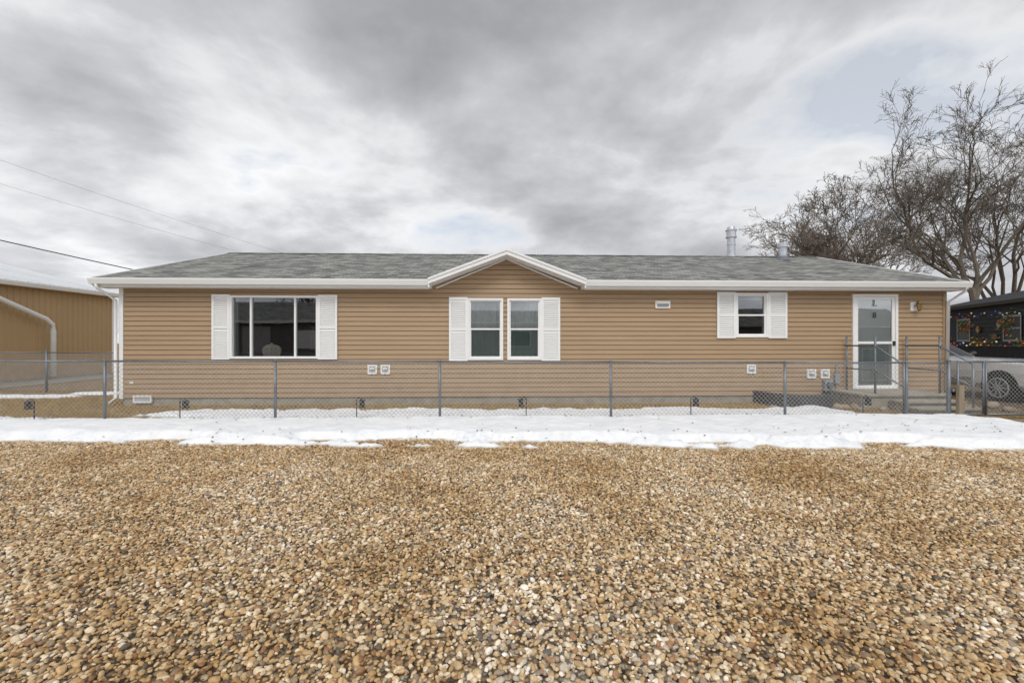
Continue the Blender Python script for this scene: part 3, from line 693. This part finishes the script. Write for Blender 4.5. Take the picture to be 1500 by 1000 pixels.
for Y in (10.95,13.75+HO):
    for s in (-1,1):
        xo=cx+s*.93; xi=cx+s*.68
        b.tube([(cx+s*.60,Y,.36),(xo+s*.004,Y,.36)],.425,'black',28)
        b.tube([(xi,Y,.345),(xi+s*.02,Y,.345),(xo-s*.01,Y,.345),(xo+s*.02,Y,.345)],[.31,.35,.35,.31],'rubber',28)
        b.tube([(xo,Y,.345),(xo+s*.026,Y,.345)],.235,'dark',20)
        ri=[(xo+s*.03,Y+.235*math.cos(t*math.pi/12),.345+.235*math.sin(t*math.pi/12)) for t in range(25)]
        b.tube(ri,.02,'grey',5,cap=False)
        for k in range(10):
            a=k*math.pi/5; b.tube([(xo+s*.034,Y,.345),(xo+s*.03,Y+.23*math.cos(a),.345+.23*math.sin(a))],[.022,.014],'grey',5)
        b.tube([(xo+s*.02,Y,.345),(xo+s*.05,Y,.345)],.05,'grey',10)
b.box(cx-.5,cx+.5,9.80,9.86,.5,.70,'black')
for s in (-1,1): b.box(cx+s*.66-.12,cx+s*.66+.12,9.835,9.92,.62,.76,'grey'); b.tube([(cx+s*.93,12.0+HO,1.10),(cx+s*1.08,11.98+HO,1.14)],[.06,.09],'black',8)
for s in (-1,1):
    for Y in (11.72+HO,12.75+HO,13.6+HO): b.box(cx+s*.925-.004,cx+s*.925+.004,Y,Y+.012,.42,1.0,'black')
    b.box(cx+s*.935-.01,cx+s*.935+.01,11.6,13.3+HO,.5,.56,'grey')
b.done()

# ------------------------------------------------------------------ bare trees
def bare_tree(name,base,H,seed,mat,limbs=6,spread=.6,trunk=.16,rmin=.014,dens=1.0,lean=(0,0)):
    R=random.Random(seed); b=B(name)
    def grow(p,d,L,r,lev,nseg):
        pts=[p.copy()]; rs=[r]; dirs=[d.copy()]
        for i in range(nseg):
            wob=.10 if lev==0 else .22
            d=(d+Vector((R.gauss(0,wob),R.gauss(0,wob),R.gauss(0,wob*.7)+(.06 if lev<4 else -.02)))).normalized()
            p=p+d*(L/nseg); pts.append(p.copy()); rs.append(max(rmin*.7,r*(1-(i+1)/nseg*(.55 if lev==0 else .75)))); dirs.append(d.copy())
        b.tube(pts,rs,mat,8 if lev==0 else (5 if lev<3 else 3),cap=False)
        if lev>=5: return
        nc={0:limbs,1:7,2:6,3:5,4:3}[lev]
        nc=max(2,int(round(nc*dens))) if lev>1 else nc
        for c in range(nc):
            t=(R.uniform(.75,1) if lev==0 else R.uniform(.22,1)); 
            if lev==0 and c<2: t=.95
            f=t*nseg; i=min(int(f),nseg-1); q_=pts[i].lerp(pts[i+1],f-i); dd=dirs[i+1]
            ax=Vector((R.gauss(0,1),R.gauss(0,1),R.gauss(0,1))).cross(dd).normalized()
            ang=R.uniform(.3,.95)*(spread*1.6 if lev==0 else 1)
            nd=(dd*math.cos(ang)+ax*math.sin(ang)).normalized()
            if lev<3 and nd.z<.05: nd.z=abs(nd.z)*.6+.1; nd.normalize()
            cl=(H*R.uniform(.42,.58) if lev==0 else L*R.uniform(.42,.68)*(1.15-.5*t))
            grow(q_,nd,cl,max(rmin,rs[i]*R.uniform(.45,.68)),lev+1,{0:7,1:6,2:5,3:4,4:3}[lev])
    grow(Vector(base),Vector((lean[0],lean[1],1)).normalized(),H*trunk*1.6,H*.024,0,5)
    return b.done()
bare_tree('bare_tree',(33.4,30,0),19.2,11,'bark',limbs=8,spread=.6,trunk=.17,dens=1.1)
bare_tree('bare_tree',(23.8,28,0),14.2,5,'bark',limbs=7,spread=.6,trunk=.14,dens=1.1)
bare_tree('bare_tree',(27.5,33,0),14.5,21,'bark2',limbs=7,spread=.6,trunk=.14,rmin=.013,dens=1.0)
bare_tree('bare_tree',(23.0,36,0),9.5,31,'bark2',limbs=7,spread=.8,trunk=.10,dens=1.1)
bare_tree('bare_tree',(39,34,0),18,41,'bark',limbs=7,spread=.7,trunk=.14,dens=1.0)

# ------------------------------------------------------------------ power lines
pl=B('power_lines')
def cable(a,b_,r,sag):
    a=Vector(a); b_=Vector(b_); pl.tube([a.lerp(b_,t/12)-Vector((0,0,sag*4*(t/12)*(1-t/12))) for t in range(13)],r,'black',5)
cable((-17,9.9,5.2),(-12.3,16.5,3.92),.016,.05)
cable((-35,20,14.2),(-18,40,9.0),.006,.3)
cable((-35,20,12.6),(-19,38,8.3),.006,.3)
cable((-22,14,5.6),(-19.5,18,4.3),.012,.05)
pl.done()

# ------------------------------------------------------------------ neighbours across the lane (behind the camera)
nh=empty('neighbour_house',(0,-12,0)); b=B('walls',nh); b.box(-7,6,-18,-12,0,2.9,'greyhouse')
for x in (-4,1): frame(b,x,x+1.6,1.1,2.3,.08,-12.0,-11.94); b.box(x+.08,x+1.52,-11.99,-11.97,1.18,2.22,'black')
b.done()
b=B('roof',nh); 
for ya in (-11.6,-18.4): b.poly([(-7.4,ya,2.95),(6.4,ya,2.95),(6.4,-15,4.0),(-7.4,-15,4.0)],'shingle')
b.box(-7.4,6.4,-11.62,-11.58,2.78,2.95,'white'); b.done()
nh=empty('neighbour_house',(-17,-12,0)); b=B('walls',nh); b.box(-27,-10,-18,-11.5,0,3.0,'brownhouse')
b.box(-18.2,-16.2,-11.52,-11.44,0,2.6,'greyhouse'); b.box(-14.5,-13,-11.52,-11.44,1,2.3,'white'); b.done()
b=B('roof',nh)
for ya in (-11.1,-18.4): b.poly([(-27.4,ya,3.0),(-9.6,ya,3.0),(-9.6,-14.8,4.6),(-27.4,-14.8,4.6)],'shingle')
b.box(-27.4,-9.6,-11.12,-11.08,2.82,3.0,'white')
b.done()
nh=empty('garden_shed',(22,-12,0)); b=B('walls',nh); b.box(14,32,-18,-12,0,2.6,'brownhouse'); b.done()
b=B('roof',nh)
for ya in (-11.6,-18.4): b.poly([(13.6,ya,2.6),(32.4,ya,2.6),(32.4,-15,4.2),(13.6,-15,4.2)],'shingle')
b.done()
bare_tree('bare_tree',(10,-18,0),10,51,'bark',limbs=6,spread=.7,dens=.7,rmin=.03)
bare_tree('bare_tree',(-16,-21,0),13,61,'bark',limbs=6,spread=.7,dens=.7,rmin=.03)

# ------------------------------------------------------------------ world
w=bpy.data.worlds.new('World'); scene.world=w; w.use_nodes=True; nt=w.node_tree; bg=nt.nodes['Background']
sky=N(nt,'ShaderNodeTexSky'); sky.sky_type='NISHITA'; sky.sun_disc=False; sky.sun_elevation=math.radians(46); sky.sun_rotation=math.radians(190)
tc=N(nt,'ShaderNodeTexCoord'); sx=N(nt,'ShaderNodeSeparateXYZ'); nt.links.new(tc.outputs['Generated'],sx.inputs[0])
def mth(op,a,b_=None,c=None): return mth_(nt,op,a,b_,c)
zc=mth('MAXIMUM',sx.outputs['Z'],0.0); den=mth('ADD',zc,.27)
cm=N(nt,'ShaderNodeCombineXYZ'); nt.links.new(mth('DIVIDE',sx.outputs['X'],den),cm.inputs[0]); nt.links.new(mth('DIVIDE',sx.outputs['Y'],den),cm.inputs[1]); cm.inputs[2].default_value=3.7
n1=N(nt,'ShaderNodeTexNoise',Scale=1.7,Detail=12.0,Roughness=.54,Distortion=.12); nt.links.new(cm.outputs[0],n1.inputs['Vector'])
n2=N(nt,'ShaderNodeTexNoise',Scale=.6,Detail=3.0,Roughness=.5); nt.links.new(cm.outputs[0],n2.inputs['Vector'])
f=mth('ADD',mth('MULTIPLY',n1.outputs['Fac'],.64),mth('MULTIPLY',n2.outputs['Fac'],.36))
r=ramp(nt,[(.37,(.37,.38,.40)),(.44,(.475,.485,.51)),(.50,(.60,.61,.635)),(.545,(.77,.78,.80)),(.61,(.94,.95,.965))]); nt.links.new(f,r.inputs[0])
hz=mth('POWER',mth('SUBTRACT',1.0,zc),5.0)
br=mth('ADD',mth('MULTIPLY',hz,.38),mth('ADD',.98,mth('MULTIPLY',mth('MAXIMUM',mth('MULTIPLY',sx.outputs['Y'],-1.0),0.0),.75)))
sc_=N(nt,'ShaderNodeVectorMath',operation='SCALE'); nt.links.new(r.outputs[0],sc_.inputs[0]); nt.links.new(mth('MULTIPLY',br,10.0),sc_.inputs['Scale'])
mx=N(nt,'ShaderNodeMix',data_type='RGBA'); nt.links.new(sky.outputs[0],mx.inputs[6]); nt.links.new(sc_.outputs[0],mx.inputs[7])
rc=ramp(nt,[(.58,(1,1,1)),(.68,(.55,.55,.55))]); nt.links.new(n1.outputs['Fac'],rc.inputs[0]); nt.links.new(rc.outputs[0],mx.inputs[0])
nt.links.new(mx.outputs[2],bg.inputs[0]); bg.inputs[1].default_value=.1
sl=bpy.data.lights.new('sun','SUN'); sl.energy=1.25; sl.angle=math.radians(20); sl.color=(1,.96,.9)
so=bpy.data.objects.new('sun',sl); COL.objects.link(so)
dv=Vector((.18,1,-1.05)); so.rotation_euler=dv.to_track_quat('-Z','Y').to_euler()

# ------------------------------------------------------------------ camera
cd=bpy.data.cameras.new('camera'); cd.lens=16; cd.sensor_width=36; cd.clip_end=2000; cd.clip_start=.05
c=bpy.data.objects.new('camera',cd); c.location=(0,0,1.5); c.rotation_euler=(math.radians(90),0,math.radians(-2)); COL.objects.link(c); scene.camera=c
scene.view_settings.view_transform='Standard'; scene.view_settings.look='None'; scene.view_settings.exposure=0
